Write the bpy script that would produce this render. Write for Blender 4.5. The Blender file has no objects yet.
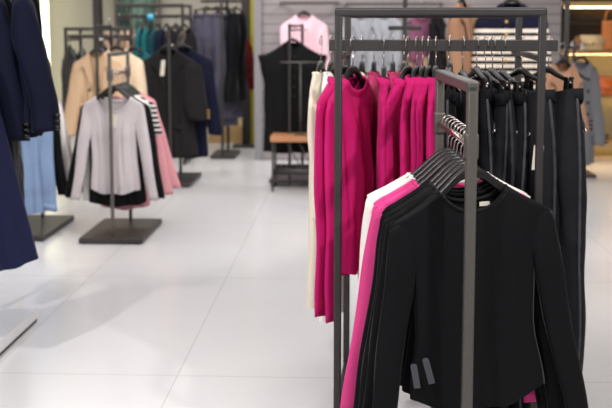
import bpy, math, random
from mathutils import Vector, Matrix
PI = math.pi
R = math.radians
scene = bpy.context.scene
COL = scene.collection

# ---------------------------------------------------------------- camera
CAMH, F = 1.40, 1000.0
PITCH, YAW = R(6.3), math.atan(46/1000)
cam_d = bpy.data.cameras.new('camera')
cam = bpy.data.objects.new('camera', cam_d); COL.objects.link(cam)
cam_d.sensor_width = 36; cam_d.lens = F/612*36
cam_d.shift_y = -69/612
cam.location = (0, 0, CAMH)
cam.rotation_euler = (PI/2-PITCH, 0, YAW)
cam_d.clip_start = .05; cam_d.clip_end = 60
cam_d.dof.use_dof = True; cam_d.dof.focus_distance = 2.85; cam_d.dof.aperture_fstop = 4.0
scene.camera = cam
RM = cam.rotation_euler.to_matrix()

def at(px, py, Y):
    """world point at depth Y seen at photo pixel (px, py)"""
    d = RM @ Vector(((px-306)/F, -(py-135)/F, -1))
    k = Y/d.y
    return Vector((d.x*k, Y, CAMH+d.z*k))
def AX(px, Y, py=200): return at(px, py, Y).x
def AZ(py, Y, px=306): return at(px, py, Y).z

# ---------------------------------------------------------------- materials
MATS = {}
def lin(c):
    return tuple(((v/255)/12.92 if v/255 <= .04045 else ((v/255+.055)/1.055)**2.4) for v in c)+(1,)
def new_mat(name):
    m = bpy.data.materials.new(name); m.use_nodes = True
    return m, m.node_tree, m.node_tree.nodes['Principled BSDF']
def solid(name, c, rough=.5, metal=0, spec=.5, noise=0, nscale=40):
    if name in MATS: return MATS[name]
    m, nt, b = new_mat(name)
    b.inputs['Base Color'].default_value = lin(c)
    b.inputs['Roughness'].default_value = rough
    b.inputs['Metallic'].default_value = metal
    b.inputs['Specular IOR Level'].default_value = spec
    if noise:
        tc = nt.nodes.new('ShaderNodeTexCoord'); n = nt.nodes.new('ShaderNodeTexNoise')
        n.inputs['Scale'].default_value = nscale; n.inputs['Detail'].default_value = 3
        mx = nt.nodes.new('ShaderNodeMix'); mx.data_type = 'RGBA'
        l = lin(c)
        mx.inputs['A'].default_value = tuple(v*(1-noise) for v in l[:3])+(1,)
        mx.inputs['B'].default_value = tuple(min(1, v*(1+noise)) for v in l[:3])+(1,)
        nt.links.new(tc.outputs['Object'], n.inputs['Vector'])
        nt.links.new(n.outputs['Fac'], mx.inputs['Factor'])
        nt.links.new(mx.outputs['Result'], b.inputs['Base Color'])
    MATS[name] = m
    return m
def fabric(name, c, rough=.85, sheen=.15, weave=420, bump=.15, stripes=None, blot=.12, spec=.15):
    """woven or knitted cloth; stripes=(colour2, period, duty, zmin, colour_top) optional"""
    if name in MATS: return MATS[name]
    m, nt, b = new_mat(name)
    N, L = nt.nodes, nt.links
    b.inputs['Roughness'].default_value = rough
    b.inputs['Specular IOR Level'].default_value = spec
    b.inputs['Sheen Weight'].default_value = sheen
    b.inputs['Sheen Roughness'].default_value = .3
    tc = N.new('ShaderNodeTexCoord')
    n = N.new('ShaderNodeTexNoise'); n.inputs['Scale'].default_value = 9; n.inputs['Detail'].default_value = 4
    L.new(tc.outputs['Object'], n.inputs['Vector'])
    mx = N.new('ShaderNodeMix'); mx.data_type = 'RGBA'
    l = lin(c)
    mx.inputs['A'].default_value = tuple(v*(1-blot) for v in l[:3])+(1,)
    mx.inputs['B'].default_value = tuple(min(1, v*(1+blot)) for v in l[:3])+(1,)
    L.new(n.outputs['Fac'], mx.inputs['Factor'])
    out = mx.outputs['Result']
    if stripes:
        c2, per, duty, zmin, ctop = stripes
        sp = N.new('ShaderNodeSeparateXYZ'); L.new(tc.outputs['Object'], sp.inputs[0])
        d = N.new('ShaderNodeMath'); d.operation = 'DIVIDE'; d.inputs[1].default_value = per; L.new(sp.outputs['Z'], d.inputs[0])
        fr = N.new('ShaderNodeMath'); fr.operation = 'FRACT'; L.new(d.outputs[0], fr.inputs[0])
        lt = N.new('ShaderNodeMath'); lt.operation = 'LESS_THAN'; lt.inputs[1].default_value = duty; L.new(fr.outputs[0], lt.inputs[0])
        m2 = N.new('ShaderNodeMix'); m2.data_type = 'RGBA'; L.new(lt.outputs[0], m2.inputs['Factor'])
        L.new(out, m2.inputs['A']); m2.inputs['B'].default_value = lin(c2)
        out = m2.outputs['Result']
        if ctop:
            gt = N.new('ShaderNodeMath'); gt.operation = 'GREATER_THAN'; gt.inputs[1].default_value = zmin; L.new(sp.outputs['Z'], gt.inputs[0])
            m3 = N.new('ShaderNodeMix'); m3.data_type = 'RGBA'; L.new(gt.outputs[0], m3.inputs['Factor'])
            L.new(out, m3.inputs['A']); m3.inputs['B'].default_value = lin(ctop)
            out = m3.outputs['Result']
    L.new(out, b.inputs['Base Color'])
    n2 = N.new('ShaderNodeTexNoise'); n2.inputs['Scale'].default_value = weave; n2.inputs['Detail'].default_value = 1
    L.new(tc.outputs['Object'], n2.inputs['Vector'])
    bp = N.new('ShaderNodeBump'); bp.inputs['Strength'].default_value = bump; bp.inputs['Distance'].default_value = .002
    L.new(n2.outputs['Fac'], bp.inputs['Height']); L.new(bp.outputs['Normal'], b.inputs['Normal'])
    MATS[name] = m
    return m
def glow(name, c, s):
    if name in MATS: return MATS[name]
    m = bpy.data.materials.new(name); m.use_nodes = True
    nt = m.node_tree; nt.nodes.clear()
    o = nt.nodes.new('ShaderNodeOutputMaterial'); e = nt.nodes.new('ShaderNodeEmission')
    e.inputs['Color'].default_value = lin(c); e.inputs['Strength'].default_value = s
    nt.links.new(e.outputs[0], o.inputs[0]); MATS[name] = m
    return m
def wood(name, c1, c2):
    if name in MATS: return MATS[name]
    m, nt, b = new_mat(name)
    tc = nt.nodes.new('ShaderNodeTexCoord'); mp = nt.nodes.new('ShaderNodeMapping')
    mp.inputs['Scale'].default_value = (3, 40, 40)
    n = nt.nodes.new('ShaderNodeTexNoise'); n.inputs['Scale'].default_value = 1.5; n.inputs['Detail'].default_value = 5
    r = nt.nodes.new('ShaderNodeMix'); r.data_type = 'RGBA'
    r.inputs['A'].default_value = lin(c1); r.inputs['B'].default_value = lin(c2)
    nt.links.new(tc.outputs['Object'], mp.inputs[0]); nt.links.new(mp.outputs[0], n.inputs['Vector'])
    nt.links.new(n.outputs['Fac'], r.inputs['Factor']); nt.links.new(r.outputs['Result'], b.inputs['Base Color'])
    b.inputs['Roughness'].default_value = .5
    MATS[name] = m
    return m

M_RACK = solid('rack metal grey', (98, 93, 88), .42, .35, noise=.12, nscale=60)
M_DRACK = solid('dark rack metal', (62, 59, 58), .45, .35, noise=.12, nscale=60)
M_CHROME = solid('chrome', (215, 200, 195), .16, 1)
M_HANG = solid('black plastic hanger', (26, 24, 24), .33, 0, .5)
M_BLACKP = solid('black plastic', (18, 18, 20), .4)
M_TAG = solid('tag card', (222, 216, 200), .7)
M_GTAG = solid('grey tag card', (74, 73, 80), .55)
M_STRING = solid('tag string', (225, 215, 215), .7)
M_GOLD = solid('gold button', (205, 160, 95), .3, .8)

# ---------------------------------------------------------------- mesh building
class MB:
    def __init__(s): s.v = []; s.f = []
    def add(s, vs, fs):
        o = len(s.v); s.v += [tuple(v) for v in vs]; s.f += [tuple(i+o for i in f) for f in fs]
    def box(s, cx, cy, cz, sx, sy, sz, rz=0):
        c, n = math.cos(rz), math.sin(rz); vs = []
        for dz in (-.5, .5):
            for dx, dy in ((-.5, -.5), (.5, -.5), (.5, .5), (-.5, .5)):
                x, y = dx*sx, dy*sy
                vs.append((cx+x*c-y*n, cy+x*n+y*c, cz+dz*sz))
        s.add(vs, [(3, 2, 1, 0), (4, 5, 6, 7), (0, 1, 5, 4), (1, 2, 6, 5), (2, 3, 7, 6), (3, 0, 4, 7)]); return s
    def rings(s, rs, cap=True, closed=False):
        n = len(rs[0]); vs = [p for r in rs for p in r]; fs = []
        for i in range(len(rs)-1+(1 if closed else 0)):
            a, b = i*n, ((i+1) % len(rs))*n
            for j in range(n):
                k = (j+1) % n
                fs.append((a+j, a+k, b+k, b+j))
        if cap and not closed:
            fs.append(tuple(range(n))[::-1]); fs.append(tuple(range((len(rs)-1)*n, len(rs)*n)))
        s.add(vs, fs); return s
    def tube(s, pts, r, n=8, closed=False):
        pts = [Vector(p) for p in pts]; rs = []
        m = len(pts); prev = None
        for i, p in enumerate(pts):
            if closed: t = pts[(i+1) % m]-pts[(i-1) % m]
            else: t = pts[min(i+1, m-1)]-pts[max(i-1, 0)]
            t.normalize()
            if prev is None: u = t.cross(Vector((0, 0, 1)) if abs(t.z) < .9 else Vector((0, 1, 0)))
            else: u = prev-t*prev.dot(t)
            u.normalize(); prev = u; w = t.cross(u)
            rr = r[i] if isinstance(r, (list, tuple)) else r
            rs.append([p+u*math.cos(2*PI*k/n)*rr+w*math.sin(2*PI*k/n)*rr for k in range(n)])
        return s.rings(rs, True, closed)
    def sph(s, c, r, n=10, sc=(1, 1, 1)):
        rs = []
        for i in range(n//2+1):
            ph = PI*(i/(n//2)*.96+.02)
            rs.append([(c[0]+r*sc[0]*math.sin(ph)*math.cos(2*PI*k/n), c[1]+r*sc[1]*math.sin(ph)*math.sin(2*PI*k/n), c[2]-r*sc[2]*math.cos(ph)) for k in range(n)])
        return s.rings(rs)
    def build(s, name, mat, parent=None, bevel=0, smooth=True, sub=0, loc=None):
        me = bpy.data.meshes.new(name); me.from_pydata(s.v, [], s.f); me.materials.append(mat)
        me.update()
        o = bpy.data.objects.new(name, me); COL.objects.link(o)
        if parent: o.parent = parent
        if loc: o.location = loc
        if bevel:
            b = o.modifiers.new('bevel', 'BEVEL'); b.width = bevel; b.segments = 2; b.limit_method = 'ANGLE'
        if sub:
            b = o.modifiers.new('sub', 'SUBSURF'); b.levels = sub; b.render_levels = sub
        if smooth:
            for p in me.polygons: p.use_smooth = True
            if bevel or smooth == 'auto':
                try: me.set_sharp_from_angle(angle=R(40))
                except Exception: pass
        return o

def tag(o, label=None, cat=None, group=None, kind=None):
    if label: o['label'] = label
    if cat: o['category'] = cat
    if group: o['group'] = group
    if kind: o['kind'] = kind
    return o
def thing(name, label, cat, loc, rz=0, group=None):
    o = bpy.data.objects.new(name, None); COL.objects.link(o); o.empty_display_size = .1
    o.location = loc; o.rotation_euler = (0, 0, rz)
    return tag(o, label, cat, group)
def struct(name, mb, mat, **k):
    return tag(mb.build(name, mat, smooth=False, **k), kind='structure')

def interp(pts, x):
    if x <= pts[0][0]: return pts[0][1]
    for (a, b), (c, d) in zip(pts, pts[1:]):
        if x <= c:
            t = (x-a)/(c-a); return b+(d-b)*t
    return pts[-1][1]
def sm(pts, x):      # smoother interpolation
    if x <= pts[0][0]: return pts[0][1]
    for (a, b), (c, d) in zip(pts, pts[1:]):
        if x <= c:
            t = (x-a)/(c-a); t = t*t*(3-2*t); return b+(d-b)*t
    return pts[-1][1]

# ---------------------------------------------------------------- hangers
ARM = [(0, -.070), (.02, -.074), (.045, -.090), (.075, -.118), (.105, -.145), (.15, -.175), (.20, -.203), (.24, -.222)]
def make_hook(t, drop=-.07):
    pts = [(-.020, 0, -.008), (-.0205, 0, .006), (-.02, 0, .012)]
    for k in range(1, 10):
        a = PI-PI*k/10; pts.append((.02*math.cos(a), 0, .012+.019*math.sin(a)))
    pts += [(.02, 0, .012), (.019, 0, -.008), (.012, 0, -.026), (.002, 0, -.036), (0, 0, -.045), (0, 0, drop-.008)]
    MB().tube(pts, .0021, 6).build('hook', M_CHROME, t)
def top_hanger(loc, rz, label, group, w=.205, det=True, sc=1):
    t = thing('clothes_hanger', label, 'hanger', loc, rz, group); t.scale = (sc,)*3
    m = MB(); rs = []
    n = 25
    for i in range(n):
        x = -w+2*w*i/(n-1); ax = abs(x)
        z = interp(ARM, ax); th = .0095-.004*(ax/w); hh = .0125 if ax > .02 else .015
        sl = .6*min(1, ax/.04)
        if ax > w*.6: hh *= 1-.5*(ax-w*.6)/(w*.4)
        rs.append([(x+hh*sl*(1 if x > 0 else -1)*sy2*.6, yy, z-hh+hh*sz) for (yy, sz, sy2) in
                   ((-th, .5, 0), (-th*.6, 1, .4), (th*.6, 1, .4), (th, .5, 0), (th, -.5, 0), (th*.6, -1, -.4), (-th*.6, -1, -.4), (-th, -.5, 0))])
    m.rings(rs); m.build('shoulder_arms', M_HANG, t)
    if det: make_hook(t, -.075)
    return t
def clip_hanger(loc, rz, label, group, w=.15, drop=0):
    t = thing('clip_hanger', label, 'hanger', loc, rz, group)
    make_hook(t, -.075-drop); q = -drop
    m = MB(); m.tube([(-w, 0, -.106+q), (-w*.8, 0, -.098+q), (-w*.4, 0, -.084+q), (-.02, 0, -.072+q), (0, 0, -.066+q), (.02, 0, -.072+q), (w*.4, 0, -.084+q), (w*.8, 0, -.098+q), (w, 0, -.106+q)],
             [.005, .008, .010, .012, .014, .012, .010, .008, .005], 8)
    m.build('cross_arm', M_HANG, t)
    for s in (-1, 1):
        x = s*(w-.012)
        c = MB()
        for y in (-1, 1):
            c.rings([[(x+a, y*yy+b, z+q) for a, b in ((-.012, -.003), (.012, -.003), (.012, .003), (-.012, .003))] for yy, z in ((.014, -.088), (.008, -.108), (.011, -.125), (.009, -.150))])
        c.build('clip', M_HANG, t, bevel=.002)
        MB().tube([(x-.013, 0, -.108+q), (x+.013, 0, -.108+q)], .0045, 8).build('spring', M_CHROME, t)
    return t

# ---------------------------------------------------------------- garments
def zline(x, lift=.006): return interp(ARM, abs(x))+lift
def cloth_body(m, sh, W, hemz, neckw, dipf, dipb, t=.035, seed=0, fold=.006, nx=40, nv=30, hemc=.03, openf=0, hem_wave=.004, flare=0, ttop=.017):
    rnd = random.Random(seed)
    ph = [rnd.uniform(0, 6.28) for _ in range(6)]
    rs = []
    for j in range(nv+1):
        v = (j/nv)**1.35; ring = []
        cols = []
        for side in (-1, 1):                      # front (-y) then back
            for i in range(nx):
                s = -1+2*i/nx if side == -1 else 1-2*i/nx
                cols.append((s, side))
        for s, side in cols:
            x0 = s*sh
            zt = zline(x0, .011)
            if abs(x0) < neckw:
                dip = dipf if side == -1 else dipb
                zt = zline(neckw)-dip*(1-(abs(x0)/neckw)**2.4)
            zt -= .010*max(0, (abs(s)-.90)/.10)**2
            zh = hemz-hemc*(1-s*s)+hem_wave*math.sin(7*s+ph[0]+side)
            z = zt+(zh-zt)*v
            depth = -z
            w = sm([(0, sh)]+W, v)
            g = min(1, v*2.2)
            x = s*w*(1+flare*v*v)+.004*g*math.sin(9*z+ph[1])
            tt = ttop+(t-ttop)*min(1, v*5)**.7 + flare*.05*v
            base = side*tt*(max(0, 1-s**2)**.42)
            if j == 0: base *= 1-min(1, max(0, (abs(x0)-neckw+.004)/.012))
            f = fold*g*(math.sin(8*s+ph[2]+2*v)+.75*(1-2*abs(math.sin(8.5*s+ph[3]-1.5*v)))+.45*(1-2*abs(math.sin(15*s+ph[4]+.8*v))))*(1-.55*abs(s)**3)
            f += fold*.8*math.sin(5*v+4*s+ph[5])*(v*(1-v))
            ring.append((x, base+f*(1 if side == -1 else .75), z))
        rs.append(ring)
    n = len(rs[0])
    m.rings(rs, cap=False)
def ring_sec(c, u, w, a, b, n=14, ph=0, wr=0):
    out = []
    for k in range(n):
        th = 2*PI*k/n
        rr = 1+wr*math.sin(3*th+ph)
        out.append(c+u*(a*math.cos(th)*rr)+w*(b*math.sin(th)*rr))
    return out
def sleeve_mesh(s, sh, L, splay=.06, fwd=-.02, w0=.050, w1=.036, b0=.028, b1=.022, seed=0, wr=.07, out=.008, flare=0):
    """sleeve hanging from the shoulder; w0, w1 and b0, b1 are half widths across and front to back"""
    rnd = random.Random(seed*7+s)
    ph = rnd.uniform(0, 6.28)
    zt = zline(sh)+.004
    OUT = [(0, -.030), (.006, -.010), (.016, .000), (.035, out*.7), (.08, out*1.1), (.2, out)]
    WD = [(0, .012), (.012, .024), (.04, w0*.75), (.10, w0), (.20, w0*.98), (L*.62, w0*.45+w1*.55), (L, w1*(1+flare))]
    BD = [(0, .005), (.012, .009), (.05, b0*.7), (.14, b0), (L*.6, (b0+b1)/2), (L, b1*(1+flare))]
    rs = []; n = 34; m = MB()
    for i in range(n+1):
        q = i/n; d = L*(q**1.5*.55+q*.45)
        xo = sh+interp(OUT, d)+splay*(max(0, d-.05)/L)+.003*math.sin(d*16+ph)*min(1, d*5)
        hw = interp(WD, d); b = interp(BD, d); cx = xo-hw
        yo = fwd*sm([(0, 0), (L, 1)], d)+.004*math.sin(d*13+ph*2)*min(1, d*6)
        ring = []
        for k in range(18):
            th = 2*PI*k/18
            wv = 1+wr*min(1, d*8)*math.sin(3*th+ph+d*9)+.04*min(1, d*8)*math.sin(5*th+d*25+ph)
            ct, st = math.cos(th), math.sin(th)
            x = cx+hw*ct*(1+.3*(wv-1)); y = yo+b*st*wv*(abs(st)**-.25 if abs(st) > .25 else 1.3)
            z = zt-d+max(0, 1-d/.16)*.55*(xo-x)
            ring.append((s*x, y, z+.006*math.sin(th*2+ph)*q**6))
        rs.append(ring if s > 0 else ring[::-1])
    m.rings(rs); return m, Vector((s*cx, yo, zt-L)), rs[-1]

def neckband(t, mat, neckw, dipf, dipb, r=.006, high=0, name='neckband', ttop=.017, seed=0):
    pts = []
    n = 36
    for k in range(n):
        a = 2*PI*k/n
        x = neckw*math.cos(a); side = -1 if math.sin(a) < 0 else 1
        dip = dipf if side < 0 else dipb
        z = zline(neckw)-dip*(1-(abs(x)/neckw)**2.4)
        yy = side*ttop*(max(0, 1-(x/.21)**2)**.42)*min(1, abs(math.sin(a))*3)
        pts.append(Vector((x, yy, z)))
    m = MB()
    if high:
        top = [Vector((p.x*.86, p.y*1.5, p.z+high+.004*math.sin(3*i*2*PI/n))) for i, p in enumerate(pts)]
        mid = [(a+b)/2+Vector((0, (-1 if a.y < 0 else 1)*.004, 0)) for a, b in zip(pts, top)]
        rs = [[p+Vector((0, 0, -.004)) for p in pts], mid, top, [Vector((p.x*.93, p.y*.8, p.z-.006)) for p in top], [Vector((p.x*.94, p.y*.7, p.z)) for p in mid]]
        m.rings(rs, cap=False)
    else:
        m.tube(pts, r, 6, closed=True)
    return m.build(name, mat, t)

def hang_tag(t, x, y, z, mat=M_TAG, w=.035, h=.07, rz=0, string=True, name='price_tag', tilt=.1):
    m = MB()
    c, s = math.cos(rz), math.sin(rz)
    pts = [(-.5, .42), (-.3, .5), (.3, .5), (.5, .42), (.5, -.5), (-.5, -.5)]
    for d in (-.0008, .0008):
        m.v += [(x+c*a*w-s*d+tilt*b*h, y+s*a*w+c*d, z+b*h) for a, b in pts]
    n = 6
    m.f = [tuple(range(6)), tuple(range(11, 5, -1))]+[(i, (i+1) % n, (i+1) % n+n, i+n) for i in range(n)]
    o = m.build(name, mat, t, smooth=False)
    if string:
        MB().tube([(x+tilt*.5*h, y, z+h*.46), (x+.008, y+.002, z+h*.8), (x-.003, y, z+h*1.3)], .0011, 5).build('tag_string', M_STRING, o)
    return o

def long_top(name, label, cat, loc, rz, mat, group=None, sh=.205, Lb=.50, Ls=.60, neckw=.095, dipf=.07, dipb=.02, high=0, splay=(.05, .05),
             fwd=-.02, seed=0, t=.034, sleeves=True, W=None, hemc=.03, w0=.050, w1=.036, b0=.028, b1=.022, fold=.006, band=None, cuffs=False, tagspec=None, sc=1, flare=0,
             out=.008, sflare=0):
    """garment on a hanger; the origin is the rail the hanger hooks onto"""
    o = thing(name, label, cat, loc, rz, group); o.scale = (sc,)*3
    m = MB()
    hem = zline(sh)-Lb
    cloth_body(m, sh, W or [(.12, sh-.018), (.30, sh-.050), (.6, sh-.052), (1, sh-.036)], hem, neckw, dipf, dipb, t=t, seed=seed, fold=fold, hemc=hemc, flare=flare)
    m.build('bodice', mat, o)
    if sleeves:
        for k, s in enumerate((-1, 1)):
            sm_, end, last = sleeve_mesh(s, sh, Ls, splay[k], fwd, w0, w1, b0, b1, seed=seed, out=out, flare=sflare)
            so = sm_.build('sleeve', mat, o)
            if cuffs:
                c = MB(); lo = [Vector(p) for p in last]; cc = sum(lo, Vector())/len(lo)
                r0 = [cc+(p-cc)*1.05+Vector((0, 0, .045)) for p in lo]; r1 = [cc+(p-cc)*1.06 for p in lo]
                c.rings([r0, r1]); c.build('cuff', cuffs if not isinstance(cuffs, bool) else mat, so)
    neckband(o, band or mat, neckw, dipf, dipb, high=high)
    if tagspec: hang_tag(o, **tagspec)
    return o

def panel(m, pts, th, yfun):
    """thin slab with outline pts in x,z standing off at y = yfun(x, z)"""
    n = len(pts)
    a = [(x, yfun(x, z), z) for x, z in pts]; b = [(x, yfun(x, z)-th, z) for x, z in pts]
    m.add(a+b, [tuple(range(n)), tuple(range(2*n-1, n-1, -1))]+[(i, (i+1) % n, (i+1) % n+n, i+n) for i in range(n)])

def jacket(name, label, cat, loc, rz, mat, group=None, sh=.215, Lb=.62, Ls=.60, seed=0, splay=(.03, .03), fwd=-.05, sc=1, lapel=True, btn=M_BLACKP, cuffbtn=M_BLACKP,
           sleeves=True, belt=False, t=.055, flare=0, double=False, trim=None, fold=.007, w0=.066, w1=.052, b0=.045, b1=.04, tagspec=None):
    o = long_top(name, label, cat, loc, rz, mat, group, sh=sh, Lb=Lb, Ls=Ls, neckw=.075, dipf=.05, dipb=.0, seed=seed, splay=splay, fwd=fwd, t=t, sleeves=sleeves,
                 w0=w0, w1=w1, b0=b0, b1=b1, sc=sc, fold=fold, flare=flare, band=trim, hemc=.01, tagspec=tagspec)
    yf = lambda x, z: -t*.98-.012 if z < -.27 else -.013-.02-(t-.02)*min(1, (-.13-z)/.14)
    if lapel:
        for s in (-1, 1):
            m = MB(); panel(m, [(s*.07, -.115), (s*.10, -.19), (s*.125, -.215), (s*.09, -.235), (s*.035, -.37), (s*.012, -.40), (s*.01, -.33), (s*.05, -.17)], .006, yf)
            m.build('lapel', trim or mat, o, bevel=.002)
    m = MB(); z0 = -.40 if lapel else -.21
    m.box(.012, -t-.013, (z0+zline(sh)-Lb)/2, .03, .006, z0-(zline(sh)-Lb)-.02); m.build('front_placket', mat, o, bevel=.002)
    for k in range(3 if lapel else 5):
        z = z0-.02-k*(.10 if lapel else .085)
        for xx in ((-.045, .045) if double else (.012,)):
            MB().tube([(xx, -t-.012, z), (xx, -t-.024, z)], .011, 10).build('button', btn, o)
    for s in (-1, 1):
        m = MB(); m.box(s*.105, -t*.75-.012, zline(sh)-Lb*.68, .11, .012, .035, rz=s*.25); m.build('pocket_flap', mat, o, bevel=.003)
    if sleeves and cuffbtn:
        zt = zline(sh)-.006-Ls
        for s, sp in zip((-1, 1), splay):
            for k in range(3):
                x = s*(sh+.008+sp-w1); z = zt+.03+k*.026
                MB().tube([(x+s*w1*.72, fwd-b1*.62, z), (x+s*(w1*.85+.006), fwd-b1*.9-.008, z)], .008, 8).build('cuff_button', cuffbtn, o)
    if belt:
        z = zline(sh)-Lb*.45; pts = []
        m = MB(); rs = []
        for k in range(24):
            a = 2*PI*k/24; x = (sh-.004)*math.cos(a); y = (t+.012)*math.sin(a)
            rs.append([(x, y, z-.02), (x*1.03, y*1.1, z-.02), (x*1.03, y*1.1, z+.02), (x, y, z+.02)])
        m.rings(rs, closed=True); b = m.build('belt', mat, o)
        MB().box(.02, -t-.022, z, .05, .01, .055).build('belt_buckle', M_GOLD if btn == M_GOLD else M_BLACKP, b, bevel=.003)
    return o

def trousers(name, label, cat, loc, rz, mat, group=None, seed=0, L=1.03, w=.165, jeans=True, hemw=.085, sc=1, seam=None, tagspec=None, thin=1.0, sag=.015):
    o = thing(name, label, cat, loc, rz, group); o.scale = (sc,)*3
    rnd = random.Random(seed); m = MB(); top = -.128
    ph0 = rnd.uniform(0, 6)
    prof = [(0, w*.5, w*.53, .030), (.05, w*.52, w*.56, .040), (.16, w*.56, w*.60, .052), (.27, w*.60, w*.58, .056), (.36, w*.62, w*.54, .052),
            (.6, w*.64, w*.46, .046), (.85, w*.64, hemw*.95, .044), (L, w*.64, hemw, .044)]
    for s in (-1, 1):
        rs = []; ph = rnd.uniform(0, 6)
        for i in range(33):
            d = L*i/32
            cx = interp([(p[0], p[1]) for p in prof], d); hx = interp([(p[0], p[2]) for p in prof], d); hy = interp([(p[0], p[3]) for p in prof], d)*thin
            yo = .012*math.sin(d*5+ph0)+s*.004*math.sin(d*7+ph)
            ring = []
            for k in range(20):
                th = 2*PI*k/20
                wr = 1+.12*min(1, d*4)*math.sin(3*th+ph+d*6)+.07*math.sin(5*th+d*14+ph)+.04*math.sin(7*th-d*31+ph)
                X_ = cx+hx*math.cos(th)*(1+.03*math.sin(d*11+ph))
                sg = sag*(1 if math.sin(th) < 0 else .35)*max(0, 1-(X_/w)**2)*max(0, 1-d/.25)
                ring.append((s*X_, yo+hy*math.sin(th)*wr*(abs(math.sin(th))**-.15 if abs(math.sin(th)) > .2 else 1), top-d-sg))
            rs.append(ring if s > 0 else ring[::-1])
        m.rings(rs, cap=False)
    m.build('trouser_legs', mat, o)
    A_ = [(p[0], p[1]) for p in prof]; B_ = [(p[0], p[2]) for p in prof]; C_ = [(p[0], p[3]) for p in prof]
    def surf(x, d, side, off=.002):
        ax = abs(x); cx = interp(A_, d); hx = interp(B_, d); hy = interp(C_, d)*thin
        u = min(.98, max(-.98, (ax-cx)/hx)) if ax > cx else 0
        return (x, .012*math.sin(d*5+ph0)+side*(hy*1.05*math.sqrt(1-u*u)+off), top-d)
    # waistband
    n = 36; rs = []
    for k in range(n):
        a = 2*PI*k/n; x = w*1.05*math.cos(a); y = .034*thin*math.sin(a)*(abs(math.sin(a))**-.3 if abs(math.sin(a)) > .05 else 1)
        dip = -sag*(1 if math.sin(a) < 0 else .35)*max(0, 1-(x/w)**2)
        rs.append([(x, y, top-.036+dip), (x*1.03, y*1.12, top-.036+dip), (x*1.02, y*1.12, top+.004+dip), (x*.985, y*.96, top+.004+dip)])
    w_ = MB(); w_.rings(rs, closed=True); w_.build('waistband', mat, o)
    if jeans:
        for x, s in ((-w*.55, -1), (w*.55, -1), (-w*.6, 1), (w*.6, 1), (0, 1)):
            MB().box(x, s*.040*thin, top-.014-sag*(1 if s < 0 else .35)*(1-(x/w)**2), .011, .006, .050).build('belt_loop', seam or mat, o, bevel=.002)
        for s in (-1, 1):
            for off, nm in ((-.004, 'side_seam'), (.012, 'side_stitching')):
                sd = MB(); pts = []
                for i in range(40):
                    d = .03+(L-.035)*i/39
                    cx = interp(A_, d); hx = interp(B_, d); hy = interp(C_, d)*thin
                    th = off*5
                    ct, st = math.cos(th), math.sin(th)
                    pts.append((s*(cx+hx*ct+.0015), .012*math.sin(d*5+ph0)-hy*st, top-d))
                sd.tube(pts, [(.0034 if nm == 'side_seam' else .0016)+.0014*(i % 2) for i in range(40)], 6); sd.build(nm, seam or mat, o)
            pk = MB()
            pk.tube([surf(s*w*f_, d_, -1) for f_, d_ in ((1.13, .145), (1.06, .135), (.95, .122), (.8, .105), (.66, .08), (.56, .045))], .003, 6)
            pk.build('front_pocket', seam or mat, o)
            p_ = surf(s*w*1.07, .138, -1, 0)
            MB().tube([p_, (p_[0]+s*.006, p_[1]-.006, p_[2])], .006, 8).build('rivet', M_CHROME, o)
            bp = MB(); x0 = s*w*.5
            panel(bp, [(x0-.055, top-.11), (x0+.055, top-.11), (x0+.052, top-.22), (x0, top-.245), (x0-.052, top-.22)], .005, lambda x, z: .056*thin+.012)
            bp.build('back_pocket', mat, o, bevel=.002)
        MB().tube([(0, -.036*thin, top-.016-sag), (0, -.046*thin-.004, top-.016-sag)], .009, 10).build('fly_button', M_CHROME, o)
    if tagspec: hang_tag(o, **tagspec)
    return o

def skirt(name, label, cat, loc, rz, mat, group=None, L=.7, w=.14, flare=1.6, seed=0, bodice=False, sc=1, t0=.03, t1=.09, npl=9, amp=.012, straps=True):
    o = thing(name, label, cat, loc, rz, group); o.scale = (sc,)*3
    rnd = random.Random(seed); ph = rnd.uniform(0, 6); top = -.12; rs = []
    n = 56
    for i in range(25):
        v = i/24; ring = []
        W = w*(1+(flare-1)*v**.9); T = t0+(t1-t0)*v
        for k in range(n):
            a = 2*PI*k/n
            am = amp*v*(math.sin(npl*a+ph)+.5*math.sin(npl*1.9*a+ph*2))
            ring.append((math.cos(a)*(W+am), math.sin(a)*(T+am), top-L*v+.006*v*math.sin(npl*a+ph)))
        rs.append(ring)
    m = MB(); m.rings(rs, cap=False); m.build('skirt_panel', mat, o)
    b = MB(); rr = []
    for k in range(28):
        a = 2*PI*k/28; x, y = w*math.cos(a), t0*math.sin(a)
        rr.append([(x*1.0, y, top-.03), (x*1.04, y*1.15, top-.03), (x*1.04, y*1.15, top+.006), (x, y, top+.006)])
    b.rings(rr, closed=True); b.build('waistband', mat, o)
    if straps:
        for s in (-1, 1):
            MB().tube([(s*w*.8, 0, top), (s*w*.7, 0, top+.03), (s*w*.6, 0, top+.022)], .003, 5).build('hanging_loop', mat, o)
    return o

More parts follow.
